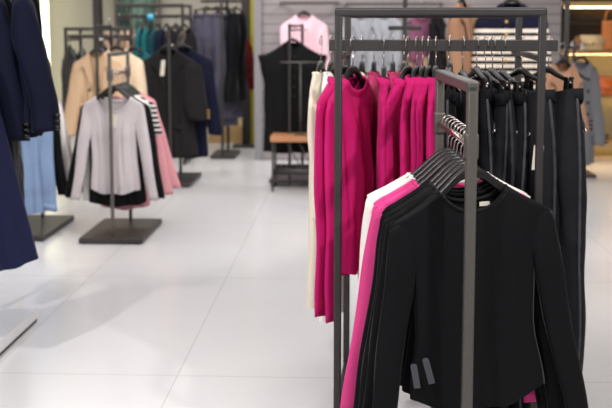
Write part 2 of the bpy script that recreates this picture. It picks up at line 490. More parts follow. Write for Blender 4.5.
# ---------------------------------------------------------------- racks
def t_rack(label, x, y0, y1, zrail, ztop, bw=.40, group=None, mat=M_RACK, r=.0125, rz=0, name='clothes_rack'):
    """floor stand: steel plate, two posts joined on top, a rail between them"""
    t = thing(name, label, 'clothes rack', (x, (y0+y1)/2, 0), rz, group)
    d = (y1-y0)/2
    MB().box(0, 0, .022, bw, (y1-y0)+.16, .034).build('base_plate', M_DRACK, t, bevel=.004)
    for s in (-1, 1):
        for q in (-1, 1):
            MB().tube([(s*(bw/2-.03), q*(d+.05), 0), (s*(bw/2-.03), q*(d+.05), .006)], .015, 10).build('foot_pad', M_BLACKP, t)
    for s in (-1, 1):
        MB().box(0, s*d, .038+(ztop-.038)/2, 2*r, 2*r, ztop-.038).build('post', mat, t, bevel=.006)
        MB().box(0, s*(d-.004), zrail, .036, .036, .07).build('rail_bracket', mat, t, bevel=.006)
    MB().box(0, 0, ztop-.006, 2*r+.003, 2*d+2*r, 2*r+.003).build('top_bar', mat, t, bevel=.006)
    MB().tube([(0, -d+.01, zrail), (0, d-.01, zrail)], .009, 12).build('hang_rail', M_CHROME, t)
    return t

# ================================================================= THE SETTING
def floor_mat():
    m, nt, b = new_mat('polished pale floor tile'); N, L = nt.nodes, nt.links
    g = N.new('ShaderNodeNewGeometry'); sp = N.new('ShaderNodeSeparateXYZ'); L.new(g.outputs['Position'], sp.inputs[0])
    def line(sock, off, per, w):
        a = N.new('ShaderNodeMath'); a.operation = 'SUBTRACT'; a.inputs[1].default_value = off-per/2; L.new(sock, a.inputs[0])
        d = N.new('ShaderNodeMath'); d.operation = 'DIVIDE'; d.inputs[1].default_value = per; L.new(a.outputs[0], d.inputs[0])
        f = N.new('ShaderNodeMath'); f.operation = 'FRACT'; L.new(d.outputs[0], f.inputs[0])
        s = N.new('ShaderNodeMath'); s.operation = 'SUBTRACT'; s.inputs[1].default_value = .5; L.new(f.outputs[0], s.inputs[0])
        ab = N.new('ShaderNodeMath'); ab.operation = 'ABSOLUTE'; L.new(s.outputs[0], ab.inputs[0])
        lt = N.new('ShaderNodeMath'); lt.operation = 'LESS_THAN'; lt.inputs[1].default_value = w/per; L.new(ab.outputs[0], lt.inputs[0])
        return lt.outputs[0]
    lx = line(sp.outputs['X'], -.694, .762, .0016); ly = line(sp.outputs['Y'], 3.855, 1.56, .0020)
    mxm = N.new('ShaderNodeMath'); mxm.operation = 'MAXIMUM'; L.new(lx, mxm.inputs[0]); L.new(ly, mxm.inputs[1])
    n = N.new('ShaderNodeTexNoise'); n.inputs['Scale'].default_value = 1.3; n.inputs['Detail'].default_value = 5
    L.new(g.outputs['Position'], n.inputs['Vector'])
    c = N.new('ShaderNodeMix'); c.data_type = 'RGBA'; c.inputs['A'].default_value = lin((208, 206, 208)); c.inputs['B'].default_value = lin((220, 218, 220))
    L.new(n.outputs['Fac'], c.inputs['Factor'])
    c2 = N.new('ShaderNodeMix'); c2.data_type = 'RGBA'; L.new(mxm.outputs[0], c2.inputs['Factor']); L.new(c.outputs['Result'], c2.inputs['A'])
    c2.inputs['B'].default_value = lin((172, 169, 169)); L.new(c2.outputs['Result'], b.inputs['Base Color'])
    b.inputs['Roughness'].default_value = .22; b.inputs['Specular IOR Level'].default_value = .5
    return m
struct('floor', MB().box(-.5, 6.1, -.05, 9.4, 14.6, .1), floor_mat())
M_CREAM = solid('cream wall paint', (196, 190, 176), .8, noise=.03, nscale=3)
M_GREYW = solid('warm grey wall panel', (112, 111, 104), .7, noise=.05, nscale=3)
M_CEIL = solid('white ceiling', (225, 225, 222), .9)
YB = 13.2
struct('wall_back', MB().box(-.5, YB+.06, 1.6, 9.4, .12, 3.2), M_CREAM)
struct('wall_left', MB().box(-5.16, 6.1, 1.6, .12, 14.4, 3.2), M_CREAM)
struct('wall_right', MB().box(4.16, 6.1, 1.6, .12, 14.4, 3.2), M_CREAM)
struct('ceiling', MB().box(-.5, 6.1, 3.25, 9.4, 14.6, .1), M_CEIL)
# grey cladding left of the light slot
xl = AX(45, 12.9)
struct('trim_1', MB().box((xl-5.08)/2, 12.95, 1.6, xl+5.08, .5, 3.2), M_GREYW)
# dark mullion and columns
struct('trim_2', MB().box(AX(100, 12.6), 12.7, 1.6, .09, .16, 3.2), solid('dark column', (66, 60, 56), .6))
# slatted display wall in the middle
M_SLAT, nt_, b_ = new_mat('grey slatted wall panel')
_n = nt_.nodes; _l = nt_.links
_g = _n.new('ShaderNodeNewGeometry'); _s = _n.new('ShaderNodeSeparateXYZ'); _l.new(_g.outputs['Position'], _s.inputs[0])
_d = _n.new('ShaderNodeMath'); _d.operation = 'DIVIDE'; _d.inputs[1].default_value = .1; _l.new(_s.outputs['Z'], _d.inputs[0])
_f = _n.new('ShaderNodeMath'); _f.operation = 'FRACT'; _l.new(_d.outputs[0], _f.inputs[0])
_t = _n.new('ShaderNodeMath'); _t.operation = 'LESS_THAN'; _t.inputs[1].default_value = .12; _l.new(_f.outputs[0], _t.inputs[0])
_m = _n.new('ShaderNodeMix'); _m.data_type = 'RGBA'; _m.inputs['A'].default_value = lin((158, 150, 152)); _m.inputs['B'].default_value = lin((112, 106, 108))
_l.new(_t.outputs[0], _m.inputs['Factor']); _l.new(_m.outputs['Result'], b_.inputs['Base Color']); b_.inputs['Roughness'].default_value = .7
xw0, xw1 = AX(262, 10.3), AX(556, 10.3)
struct('wall_center', MB().box((xw0+xw1)/2, 10.38, 1.6, xw1-xw0, .16, 3.2), M_SLAT)
struct('trim_3', MB().box(AX(258.5, 10.25), 10.36, 1.6, .075, .22, 3.2), solid('light grey end panel', (140, 138, 142), .6))
# dark column with a yellow edge, left of the display wall
struct('trim_4', MB().box(AX(246.5, 11.6), 11.7, 1.6, .09, .2, 3.2), solid('charcoal column', (48, 44, 42), .5))
struct('trim_5', MB().box(AX(253, 11.6), 11.72, 1.6, .05, .2, 3.2), solid('olive yellow column edge', (168, 156, 40), .45))

o = MB().box(0, 0, 0, .085, .05, 3.1).build('light_strip', glow('light strip', (250, 246, 205), 6), None, bevel=.01, loc=(AX(48.5, 12.75), 12.82, 1.58))
tag(o, 'bright vertical light strip set in the left wall beside the grey panel', 'light')

# glazed back opening, teal reflections painted into the pane colour
wx0, wx1 = AX(121, 13.1), AX(161, 13.1)
wz = 1.6
t = thing('window_1', None, None, ((wx0+wx1)/2, 13.12, .9)); tag(t, kind='structure')
m_, n_, b2 = new_mat('glass with painted teal reflections'); b2.inputs['Roughness'].default_value = .08; b2.inputs['Metallic'].default_value = .2
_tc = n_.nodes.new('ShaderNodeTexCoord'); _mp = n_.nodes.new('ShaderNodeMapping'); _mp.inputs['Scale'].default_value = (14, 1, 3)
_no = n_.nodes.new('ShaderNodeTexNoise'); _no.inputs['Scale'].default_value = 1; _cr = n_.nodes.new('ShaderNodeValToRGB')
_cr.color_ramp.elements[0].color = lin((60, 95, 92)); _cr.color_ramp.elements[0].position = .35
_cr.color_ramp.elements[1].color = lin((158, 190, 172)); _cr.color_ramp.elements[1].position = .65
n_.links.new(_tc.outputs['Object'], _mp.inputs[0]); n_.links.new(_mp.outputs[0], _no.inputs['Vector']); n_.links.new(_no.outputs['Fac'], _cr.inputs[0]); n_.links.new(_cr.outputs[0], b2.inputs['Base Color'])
MB().box(0, 0, .95, wx1-wx0, .02, 1.9).build('window_pane', m_, t)
fr = MB(); hw = (wx1-wx0)/2
for xx in (-hw, hw): fr.box(xx, -.02, .95, .06, .07, 1.96)
fr.box(0, -.02, 1.9, 2*hw, .07, .06); fr.box(0, -.02, 0, 2*hw, .07, .06)
fr.build('window_frame', solid('window frame', (120, 112, 104), .5), t, bevel=.004)

# ================================================================= RIGHT SHELVING
SY = 10.35
sx0 = AX(560, SY); sx1 = 4.05
M_SHELF = wood('pale shelf wood', (215, 180, 130), (190, 150, 100))
M_SHBACK = solid('dark shelf back', (74, 68, 66), .7, noise=.05, nscale=4)
M_SHBACK2 = solid('straw shelf back', (178, 170, 136), .7, noise=.05, nscale=4)
t = thing('wall_shelving', 'dark metal wall shelving with pale lit wooden shelves holding bags', 'shelving', ((sx0+sx1)/2, SY+.2, 0))
cx = (sx0+sx1)/2; W_ = sx1-sx0
zs = [AZ(4, SY, 600), AZ(52, SY, 600), AZ(96, SY, 600), AZ(146, SY, 600)]
MB().box(0, .23, (zs[1]+2.6)/2, W_, .04, 2.6-zs[1]).build('upper_back_panel', M_SHBACK, t)
MB().box(0, .23, zs[1]/2, W_, .04, zs[1]).build('lower_back_panel', M_SHBACK2, t)
for x in (-W_/2+.03, -W_/2+1.15, W_/2-.03):
    MB().box(x, .1, 1.3, .05, .05, 2.6).build('upright', M_DRACK, t, bevel=.004)
for z in zs:
    s_ = MB().box(0, 0, z, W_, .4, .045).build('shelf', M_SHELF, t, bevel=.004)
    MB().box(0, .08, z-.029, W_-.1, .02, .012).build('shelf_light', glow('shelf light', (255, 214, 150), 14), s_)
MB().box(0, .19, zs[1]+.29, W_, .02, .03).build('back_rail', M_DRACK, t, bevel=.004)
def shelf_z(k): return zs[k]+.0235

M_TAN = solid('tan leather', (214, 124, 58), .45, noise=.15, nscale=25)
M_ORANGE = solid('orange leather', (226, 108, 38), .4, noise=.12, nscale=20)
M_STRAW = solid('woven cream', (232, 200, 152), .8, noise=.25, nscale=90)
def bag(name, label, x, z, w, h, d, mat, flap=True, handle=.12, slouch=.1, seed=0, sy=SY-.02, hmat=None):
    o = thing(name, label, 'bag', (x, sy, z)); rnd = random.Random(seed); rs = []
    for i in range(13):
        v = i/12
        ww = w/2*(1-.12*v)*(1 if v > .04 else .94); dd = d/2*(1-.55*v**1.6); ring = []
        for k in range(28):
            a = 2*PI*k/28; ca, sa = math.cos(a), math.sin(a)
            r = (abs(ca)**3.2+abs(sa)**3.2)**(-1/3.2)
            wz_ = h*v-slouch*h*v*math.cos(a*2+seed)*.18
            ring.append((ca*r*ww*(1+.03*math.sin(4*v+seed)), sa*r*dd*(1+.06*math.sin(5*a+seed)), wz_))
        rs.append(ring)
    MB().rings(rs).build('bag_body', mat, o)
    if flap:
        f = MB(); rs = []
        for i in range(9):
            v = i/8; z_ = h*(1.01-.55*v) if v > .12 else h*1.02
            y_ = -d/2*(.45+.62*min(1, v*1.15))
            wd = w/2*(.9-.1*v*v)
            rs.append([(-wd, y_, z_), (0, y_-.008, z_-.02*v), (wd, y_, z_), (wd, y_+.008, z_), (0, y_, z_-.02*v), (-wd, y_+.008, z_)])
        f.rings(rs).build('flap', mat, o)
        MB().box(0, -d/2*1.1-.008, h*.47, .03, .012, .022).build('clasp', M_GOLD, o, bevel=.003)
    if handle:
        pts = [(w*.3*math.cos(PI*k/14), -.0, h*.94+handle*math.sin(PI*k/14)) for k in range(15)]
        MB().tube(pts, .009, 8).build('handle', hmat or mat, o)
    return o
bag('woven_bag', 'cream woven handbag lying on the middle lit shelf', AX(586, SY), shelf_z(1), .27, .145, .14, M_STRAW, flap=True, handle=0, seed=2)
bag('leather_bag', 'tall tan leather bag with looped handle on the middle lit shelf', AX(603.5, SY), shelf_z(1), .17, .29, .15, M_TAN, flap=False, handle=.14, seed=3)
bag('leather_bag', 'rounded orange leather bag on the lower lit shelf', AX(602, SY), shelf_z(2), .27, .155, .15, M_ORANGE, flap=True, handle=.035, seed=5)
def cup(label, x, z, r, h, mat, name='vase', g=None):
    o = thing(name, label, 'ornament', (x, SY-.12, z), 0, g)
    prof = [(0, .6), (.1, .95), (.45, 1), (.75, .7), (.88, .45), (1, .55)]
    MB().rings([[(r*interp(prof, i/14)*math.cos(2*PI*k/16), r*interp(prof, i/14)*math.sin(2*PI*k/16), h*i/14) for k in range(16)] for i in range(15)]).build('vase_body', mat, o)
    MB().tube([(r*.55*math.cos(2*PI*k/16), r*.55*math.sin(2*PI*k/16), h) for k in range(16)], r*.1, 6, closed=True).build('rim', mat, o)
cup('small white rounded vase nearest the shelf upright', AX(566.5, SY), shelf_z(1), .035, .085, solid('white ceramic', (235, 232, 228), .3))
cup('larger white vase between the small vase and the woven bag', AX(573.5, SY), shelf_z(1), .042, .07, solid('white ceramic', (235, 232, 228), .3))
cup('round brown pot behind the white vases on the lit shelf', AX(570, SY), shelf_z(1), .045, .135, solid('brown ceramic', (150, 98, 62), .4))

# ================================================================= NEAR RACK (grey, black and pink tops)
fy, ry = 2.62, 3.26
nxf, nxr = AX(469.5, fy, 250), AX(440, ry, 85)
nx_ = (nxf+nxr)/2; nrz = math.atan2(nxf-nxr, ry-fy)
def nearx(Y): return nxf+(nxr-nxf)*(Y-fy)/(ry-fy)
RZ = 1.083
ZT = AZ(84, fy)
t_rack('grey steel clothes rack in the foreground holding black and pink tops', nx_, fy, ry, RZ, ZT, bw=.40, r=.0145, rz=nrz)
M_BLK = fabric('black jersey', (13, 13, 16), .62, .15, bump=.05, blot=.1, spec=.16)
M_BLK2 = fabric('black rib knit', (14, 14, 17), .75, .15, blot=.1)
M_PNK = fabric('pink jersey', (192, 26, 103), .75, .05, bump=.12, blot=.07)
M_LPNK = fabric('bright pink jersey', (226, 72, 140), .75, .1, bump=.12, blot=.05)
M_WHT = fabric('white jersey', (240, 236, 230), .8, .1, blot=.03)
M_CRM = fabric('cream jersey', (232, 222, 203), .8, .1, blot=.04)
M_ROSE = fabric('dusty rose knit', (176, 58, 98), .8, .1, blot=.06)

near = [  # Y, yaw, material, splays, description
 (2.745, 14, M_BLK, (.10, .085), 'plain black long-sleeve top with wide scoop neck, frontmost on the foreground rack', 'frontmost black top on the foreground rack'),
 (2.80, 13, M_BLK2, (.105, .06), 'black long-sleeve top directly behind the frontmost black top', 'second black top on the foreground rack'),
 (2.855, 13, M_BLK, (.105, .06), 'black long-sleeve top third from the front of the foreground rack', 'third black top on the foreground rack'),
 (2.91, 12, M_BLK2, (.105, .06), 'rearmost black long-sleeve top, touching the bright pink ones', 'rearmost black top on the foreground rack'),
 (2.975, 11, M_LPNK, (.11, .03), 'light pink long-sleeve top behind the four black tops', 'pink top next to the black tops'),
 (3.035, 9, M_LPNK, (.10, .03), 'light pink long-sleeve top in front of the two white tops', 'pink top next to the white tops'),
 (3.10, 8, M_WHT, (.06, .03), 'white long-sleeve top directly behind the light pink tops', 'front white top on the foreground rack'),
 (3.165, 6, M_WHT, (.05, .03), 'rearmost white long-sleeve top at the back of the foreground rack', 'rear white top on the foreground rack')]
for i, (Y, yaw, mt, sp, lab, short) in enumerate(near):
    kw = dict(sh=.238, Lb=.50, Ls=.62, neckw=.100, dipf=.06, dipb=.03, hemc=.045, fold=.0028 if i < 4 else .005, W=[(.12, .215), (.28, .180), (.6, .176), (1, .202)], w0=.045, w1=.034)
    if i == 0: kw.update(dipb=.035)
    if i >= 4: kw.update(neckw=.128, dipf=.05, dipb=.02, Lb=.45, sh=.248)
    if i >= 6: kw.update(sh=.258, dipf=.035)
    o = long_top('pullover', lab, 'pullover', (nearx(Y)+.016, Y, RZ), R(yaw), mt, 'long-sleeve tops on the foreground rack', splay=sp, seed=11+i, t=.024, b0=.017, b1=.014, **kw)
    if i == 0:
        hang_tag(o, -.160, -.046, -.62, M_GTAG, .020, .075, .2, False, 'hang_tag', -.22)
        hang_tag(o, -.198, -.046, -.63, M_GTAG, .018, .070, -.2, False, 'hang_tag', -.12)
        hang_tag(o, .035, -.004, -.178, M_TAG, .03, .012, 0, False, 'size_label', 0)
        
    h = top_hanger((nearx(Y)+.016, Y, RZ), R(yaw), 'black plastic hanger carrying the '+short, 'hangers on the foreground rack', w=.205 if i < 4 else .225)
    o.rotation_euler.y = h.rotation_euler.y = R((-3.2, -2, -1.5, -1, 0, 0, 0, 0)[i])

# ================================================================= BIG RACK (pink tops and jeans)
FY, BY, HY = 3.26, 3.88, 3.56
xl_, xr_ = AX(338, FY-.0), AX(537.5, FY-.0)
zt_ = AZ(9, FY, 440); zb_ = AZ(45.5, HY, 440)
cxr = (xl_+xr_)/2
t = thing('clothes_rack', 'large dark double-frame clothes rack holding pink tops and black jeans', 'clothes rack', (cxr+.013, (FY+BY)/2, 0), R(-2.5))
hw = (xr_-xl_)/2; dh = (BY-FY)/2
for s in (-1, 1):
    for q in (-1, 1):
        MB().box(s*hw, q*dh, zt_/2+.01, .025, .025, zt_-.02).build('post', M_DRACK, t, bevel=.005)
        MB().tube([(s*hw, q*dh, 0), (s*hw, q*dh, .02)], .018, 10).build('foot_pad', M_BLACKP, t)
    MB().box(s*hw, 0, zb_-.034, .02, 2*dh, .02).build('cross_arm', M_DRACK, t, bevel=.004)
    MB().box(s*hw, 0, .05, .022, 2*dh, .022).build('base_bar', M_DRACK, t, bevel=.004)
for q in (-1, 1):
    MB().box(0, q*dh, zt_-.010, 2*hw+.025, .028, .030).build('top_bar', M_DRACK, t, bevel=.008)
bx0, bx1 = AX(325, HY), AX(549, HY)
HR = MB().box((bx0+bx1)/2-cxr, HY-(FY+BY)/2, zb_, bx1-bx0, .016, .040).build('hang_rail', M_DRACK, t, bevel=.002)
RY2 = 4.02
MB().box((bx0+bx1)/2-cxr, RY2-(FY+BY)/2, zb_-.004, bx1-bx0-.04, .016, .036).build('hang_rail', M_DRACK, t, bevel=.002)
for s in (-1, 1):
    MB().box(s*hw, dh+.07, zb_-.034, .02, .16, .02).build('rail_support', M_DRACK, t, bevel=.004)
BZ = zb_

def rail_item(px, Y=HY): return (AX(px, Y, 45), Y, BZ)
pinks = [  # hook px, tilt a, kwargs, label
 (344, 27, dict(splay=(.0, .0), Ls=.745), 'deep pink high-neck top hanging outermost at the left end of the large rack', 'leftmost deep pink top'),
 (353, 26, dict(splay=(.0, .0), Ls=.765), 'deep pink high-neck top with open folded front, second from the left on the large rack', 'second deep pink top from the left'),
 (384, 2, dict(splay=(.0, .0), Ls=.70), 'single deep pink top hanging alone in the gap on the large rack', 'lone deep pink top in the gap'),
 (408, 26, dict(splay=(.0, .0), Ls=.70), 'deep pink top with white tag string, left of the right-hand pink cluster', 'pink top with the white tag string'),
 (417, 17, dict(splay=(.0, .0), Ls=.70), 'deep pink top just right of the one with the white tag string', 'pink top beside the tagged one'),
 (423, 13, dict(splay=(.0, .0), Ls=.70), 'deep pink top in the middle of the right-hand pink cluster', 'middle pink top of the cluster'),
 (429, 15, dict(splay=(.0, .0), Ls=.70), 'deep pink top second from the right of the pink cluster', 'pink top second from right of the cluster'),
 (436, 10, dict(splay=(.0, .0), Ls=.70), 'deep pink top at the right end of the cluster, next to the jeans', 'pink top next to the jeans')]
for i, (px, a, kw, lab, short) in enumerate(pinks):
    o = long_top('high_neck_pullover', lab, 'pullover', rail_item(px), R(90-a), M_PNK, 'deep pink tops on the large rack', sh=.195, Lb=.60, neckw=.095, dipf=.05, dipb=.0,
                 high=.020, seed=40+i, t=.018 if i not in (0, 1) else .036, b0=.016, b1=.014, w0=.045, w1=.034, fwd=-.004, hemc=.012,
                 fold=.020 if i < 2 else .006, **kw)
    top_hanger(rail_item(px), R(90-a), 'black hanger with chrome hook holding the '+short, 'hangers on the front bar of the large rack', w=.165)
    if i == 3:
        st = MB().tube([(-.10, -.04, -.17), (-.12, -.05, -.21), (-.115, -.05, -.23), (-.13, -.052, -.26), (-.15, -.05, -.30), (-.16, -.05, -.33)], .0016, 5)
        so = st.build('tag_string', M_STRING, o)
        MB().sph((-.13, -.052, -.245), .006, 8).build('string_clip', M_TAG, so)
# rear row
rear = [  # px at RY2, a, mat, label, short, kw
 (321, 10, M_CRM, 'cream long-sleeve top at the far left end of the large rack', 'outermost cream top', dict(Lb=.84, Ls=.50, flare=.25)),
 (331, 8, M_WHT, 'white long top between the outer cream top and the pink tops', 'white long top', dict(Lb=.90, Ls=.5, flare=.25)),
 (362, 6, M_CRM, 'cream top hanging in the rear row behind the open pink top', 'rear cream top', dict(Lb=.60, Ls=.6)),
 (374, 4, M_ROSE, 'dusty rose top in the rear row left of the lone pink top', 'left dusty rose top', dict(Lb=.66, Ls=.72)),
 (393, 0, M_ROSE, 'dusty rose top in the rear row right of the lone pink top', 'right dusty rose top', dict(Lb=.66, Ls=.72)),
 (404, 0, M_ROSE, 'dusty rose top in the rear row behind the tagged pink top', 'rearmost dusty rose top', dict(Lb=.66, Ls=.72)),
 (450, 0, M_BLK2, 'black top in the rear row where pink tops meet the jeans', 'rear black top', dict(Lb=.62, Ls=.62))]
for i, (px, a, mt, lab, short, kw) in enumerate(rear):
    p = rail_item(px, RY2)
    long_top('pullover', lab, 'pullover', p, R(90-a), mt, 'tops on the rear bar of the large rack', sh=.19, neckw=.08, dipf=.06, dipb=.01, seed=70+i, t=.028, b0=.02, b1=.018, w0=.045,
             splay=(0, 0), **kw)
    top_hanger(p, R(90-a), 'black hanger on the rear bar holding the '+short, 'hangers on the rear bar of the large rack', w=.16)

M_DEN = fabric('washed black denim', (29, 30, 34), .8, .06, weave=700, bump=.25, blot=.6)
M_DEN2 = fabric('deep black denim', (18, 18, 21), .8, .05, weave=700, bump=.25, blot=.3)
M_SEAM = fabric('faded denim seam', (70, 70, 76), .85, .1, weave=300, bump=.3, blot=.4)
jeans = [
 (449, 2, M_DEN2, 'black jeans nearest the pink tops on the large rack', 'black jeans nearest the pink tops'),
 (463, -7, M_DEN, 'black jeans second from the pink tops, behind the foreground rack bracket', 'black jeans second from the pink tops'),
 (477, -8, M_DEN2, 'black jeans just right of the foreground post', 'black jeans right of the foreground post'),
 (486, -17, M_DEN, 'washed black jeans, fourth from the pink tops', 'fourth pair of jeans from the pink tops'),
 (493, -12, M_DEN, 'washed black jeans, fifth from the pink tops, showing a side seam', 'fifth pair of jeans from the pink tops'),
 (503, -15, M_DEN2, 'black jeans left of the pair with the cream tag', 'jeans left of the tagged pair'),
 (522, -26, M_DEN, 'black jeans with a cream paper tag at the hip', 'tagged jeans'),
 (549, -26, M_DEN, 'washed black jeans outermost at the right end of the large rack', 'rightmost jeans on the large rack')]
for i, (px, a, mt, lab, short) in enumerate(jeans):
    tg = dict(x=-.178, y=.052, z=-.35, mat=M_TAG, w=.034, h=.09, rz=-2.02, tilt=-.12) if i == 6 else None
    dr = (.022, .03, .018, .034, .024, .03, .020, .016)[i]
    X_, Y_, Z_ = rail_item(px)
    trousers('jeans', lab, 'jeans', (X_, Y_, Z_-dr), R(90-a), mt, 'black jeans on the large rack', seed=90+i, L=1.16, hemw=.10, seam=M_SEAM, tagspec=tg, thin=1.3 if i > 5 else .66, sag=.06 if i > 5 else .03, w=.165 if i > 5 else .155)
    clip_hanger((X_, Y_, Z_), R(90-a), 'black clip hanger with chrome hook holding the '+short, 'clip hangers on the large rack', w=.15 if i < 6 else .125, drop=dr)

# ================================================================= LEFT SWEATER RACK
SX, S0, S1 = -1.54, 6.30, 6.82
t_rack('slim grey clothes rack on the left holding pale and black long-sleeve tops', SX, S0, S1, AZ(74, 6.5), AZ(54, S0), bw=.41, group='matching slim racks', r=.011)
M_MAUVE = fabric('pale mauve rib knit', (196, 186, 189), .85, .1, blot=.03)
M_BLUSH = fabric('blush pink knit', (216, 152, 160), .85, .1, blot=.05)
M_STR = fabric('black and white stripe', (28, 28, 32), .85, .1, stripes=((225, 220, 216), .032, .42, 0, None))
zr = AZ(74, 6.5)
sw = [(6.38, 0, M_MAUVE, 'pale mauve ribbed long-sleeve top, front of the left slim rack', 'pale mauve top', dict(splay=(.085, .085), Lb=.55, Ls=.62, w0=.042, w1=.030)),
 (6.44, 0, M_BLK2, 'black long-sleeve top just behind the pale mauve top', 'black top behind the mauve one', dict(splay=(.12, .09), Lb=.63, Ls=.60, sh=.228)),
 (6.51, 3, M_WHT, 'white long-sleeve top between black and striped tops on the left slim rack', 'white top', dict(splay=(.03, .06), Lb=.6, Ls=.64, sh=.21)),
 (6.58, 4, M_STR, 'black and white striped top on the left slim rack', 'striped top', dict(splay=(.04, .05), Lb=.5, Ls=.20, sh=.235)),
 (6.65, 6, M_BLUSH, 'blush pink top behind the striped top on the left slim rack', 'front blush pink top', dict(splay=(.04, .13), Lb=.70, Ls=.63, sh=.205)),
 (6.73, 7, M_BLUSH, 'blush pink top rearmost on the left slim rack', 'rear blush pink top', dict(splay=(.04, .17), Lb=.66, Ls=.60, sh=.205))]
for i, (Y, yaw, mt, lab, short, kw) in enumerate(sw):
    k = dict(sh=.2); k.update(kw)
    long_top('pullover', lab, 'pullover', (SX, Y, zr), R(yaw), mt, 'tops on the left slim rack', neckw=.118, dipf=.095, dipb=.03, seed=120+i, t=.026, b0=.018, b1=.016,
             tagspec=dict(x=.01, y=-.034, z=-.30, mat=M_TAG, w=.035, h=.09, string=False) if i == 0 else None, **k)
    top_hanger((SX, Y, zr), R(yaw), 'black hanger on the left slim rack carrying the '+short, 'hangers on the left slim rack', w=.195)

# ---- second slim rack at the far left
LX = AX(29, 6.6)-.01
t_rack('slim grey clothes rack at the far left, mostly behind the navy blazers', LX, 6.36, 6.92, zr, AZ(54, S0), bw=.41, group='matching slim racks', r=.011)
M_SKY = fabric('light blue shirting', (132, 154, 188), .8, .1, blot=.07)
lf = [(6.44, 0, M_SKY, 'light blue long-sleeve shirt hanging below the navy blazer sleeves', 'light blue shirt', dict(splay=(.02, .03), Lb=.70, Ls=.70, sh=.22, w1=.045), 'long_sleeve_shirt', 'shirt'),
 (6.52, 2, M_BLK2, 'black long-sleeve top between the light blue shirt and the white top', 'black top', dict(splay=(.05, .07), Lb=.6, Ls=.60, sh=.235), 'pullover', 'pullover'),
 (6.60, 3, M_WHT, 'white long-sleeve top behind the black one on the far left rack', 'white top', dict(splay=(.05, .07), Lb=.55, Ls=.52, sh=.245), 'pullover', 'pullover'),
 (6.68, 3, M_MAUVE, 'pale long-sleeve top rearmost on the far left rack', 'rearmost pale top', dict(splay=(.05, .1), Lb=.5, Ls=.5, sh=.225), 'pullover', 'pullover')]
for i, (Y, yaw, mt, lab, short, kw, nm, ct) in enumerate(lf):
    long_top(nm, lab, ct, (LX, Y, zr), R(yaw), mt, None if ct == 'shirt' else 'tops on the far left rack', neckw=.09, dipf=.05, dipb=.01, seed=140+i, t=.03, b0=.02, b1=.018, cuffs=(ct == 'shirt'), **kw)
    top_hanger((LX, Y, zr), R(yaw), 'black hanger on the far left rack carrying the '+short, 'hangers on the far left rack', w=.195)

# ================================================================= NAVY BLAZERS
M_NAVY = fabric('navy wool', (19, 22, 43), .8, .08, weave=500, bump=.15, blot=.12)
M_NAVY2 = fabric('navy crepe', (30, 34, 66), .8, .08, weave=500, bump=.15, blot=.1)
NZ = 1.72; NY = 4.42
pl0 = at(38, 331, 4.0); 
g = at(38, 331, 4.56)
PX1 = AX(38, 4.56, 331); 
t = thing('display_plinth', 'low white glossy display plinth on the floor under the navy blazers', 'plinth', (PX1-.65, 3.72, 0))
MB().box(0, 0, .007, 1.296, 1.676, .014).build('shadow_gap_strip', M_BLACKP, t)  # flush black strip stands in for the shadow gap under the plinth
MB().box(0, 0, .038, 1.30, 1.68, .048).build('plinth_top', solid('white gloss board', (228, 228, 232), .12), t, bevel=.003)
t = thing('clothes_rack', 'dark clothes rack on the white plinth carrying navy blazers', 'clothes rack', (PX1-.75, NY, .062))
hwn = .42
for s in (-1, 1):
    MB().box(s*hwn, 0, (NZ+.12-.06)/2, .03, .03, NZ+.12-.06).build('post', M_DRACK, t, bevel=.005)
    MB().box(s*hwn, -.1, .012, .05, .24, .024).build('foot_bar', M_DRACK, t, bevel=.005)
MB().box(.0, 0, NZ+.12-.06, 2*hwn+.03, .03, .03).build('top_bar', M_DRACK, t, bevel=.005)
MB().tube([(-hwn-.0, 0, NZ-.06), (hwn+.28, 0, NZ-.06)], .011, 12).build('hang_rail', M_DRACK, t)
MB().tube([(-hwn, .36, 1.25), (hwn+.18, .36, 1.25)], .011, 12).build('hang_rail', M_DRACK, t)
for s in (-1, 1): MB().box(s*hwn, .18, 1.25, .02, .38, .02).build('cross_arm', M_DRACK, t)
MB().tube([(-hwn, -.34, 1.30), (hwn+.22, -.34, 1.30)], .011, 12).build('hang_rail', M_DRACK, t)
for s in (-1, 1): MB().box(s*hwn, -.17, 1.30, .02, .36, .02).build('cross_arm', M_DRACK, t)
blz = [(-1.70, -22, 'navy blazer furthest left, cut by the photo edge', 'navy blazer at the photo edge', -.045, .60),
 (-1.59, -20, 'navy blazer in the middle of the three, dark cuff buttons showing', 'middle navy blazer', -.06, .62),
 (-1.46, -18, 'navy blazer furthest right of the three, sleeve over the light blue shirt', 'right navy blazer', -.075, .58)]
for i, (x, a, lab, short, fw, ls) in enumerate(blz):
    jacket('blazer', lab, 'blazer', (x, NY, NZ), R(90-a), M_NAVY, 'navy blazers on the plinth rack', seed=160+i, Ls=ls, Lb=.60, fwd=fw, splay=(.02, .02), btn=M_BLACKP, w0=.07, w1=.055, b0=.062, b1=.060, t=.06)
    top_hanger((x, NY, NZ), R(90-a), 'black hanger inside the '+short, 'hangers on the plinth rack')
skirt('maxi_dress', 'long flared navy dress skirt nearest the photo left edge above the plinth', 'dress', (-1.56, NY-.34, 1.36), R(80), M_NAVY2, L=.84, w=.12, flare=1.75, t1=.20, npl=5, amp=.022, seed=3)
clip_hanger((-1.56, NY-.34, 1.36), R(80), 'black clip hanger holding the flared navy dress', None, w=.11)
trousers('wide_trousers', 'black wide trousers hanging beneath the navy blazers', 'trousers', (-1.68, NY+.36, 1.31), R(104), M_BLK2, L=.90, jeans=False, hemw=.10, seed=8)
clip_hanger((-1.68, NY+.36, 1.31), R(104), 'black clip hanger holding the black wide trousers', None)

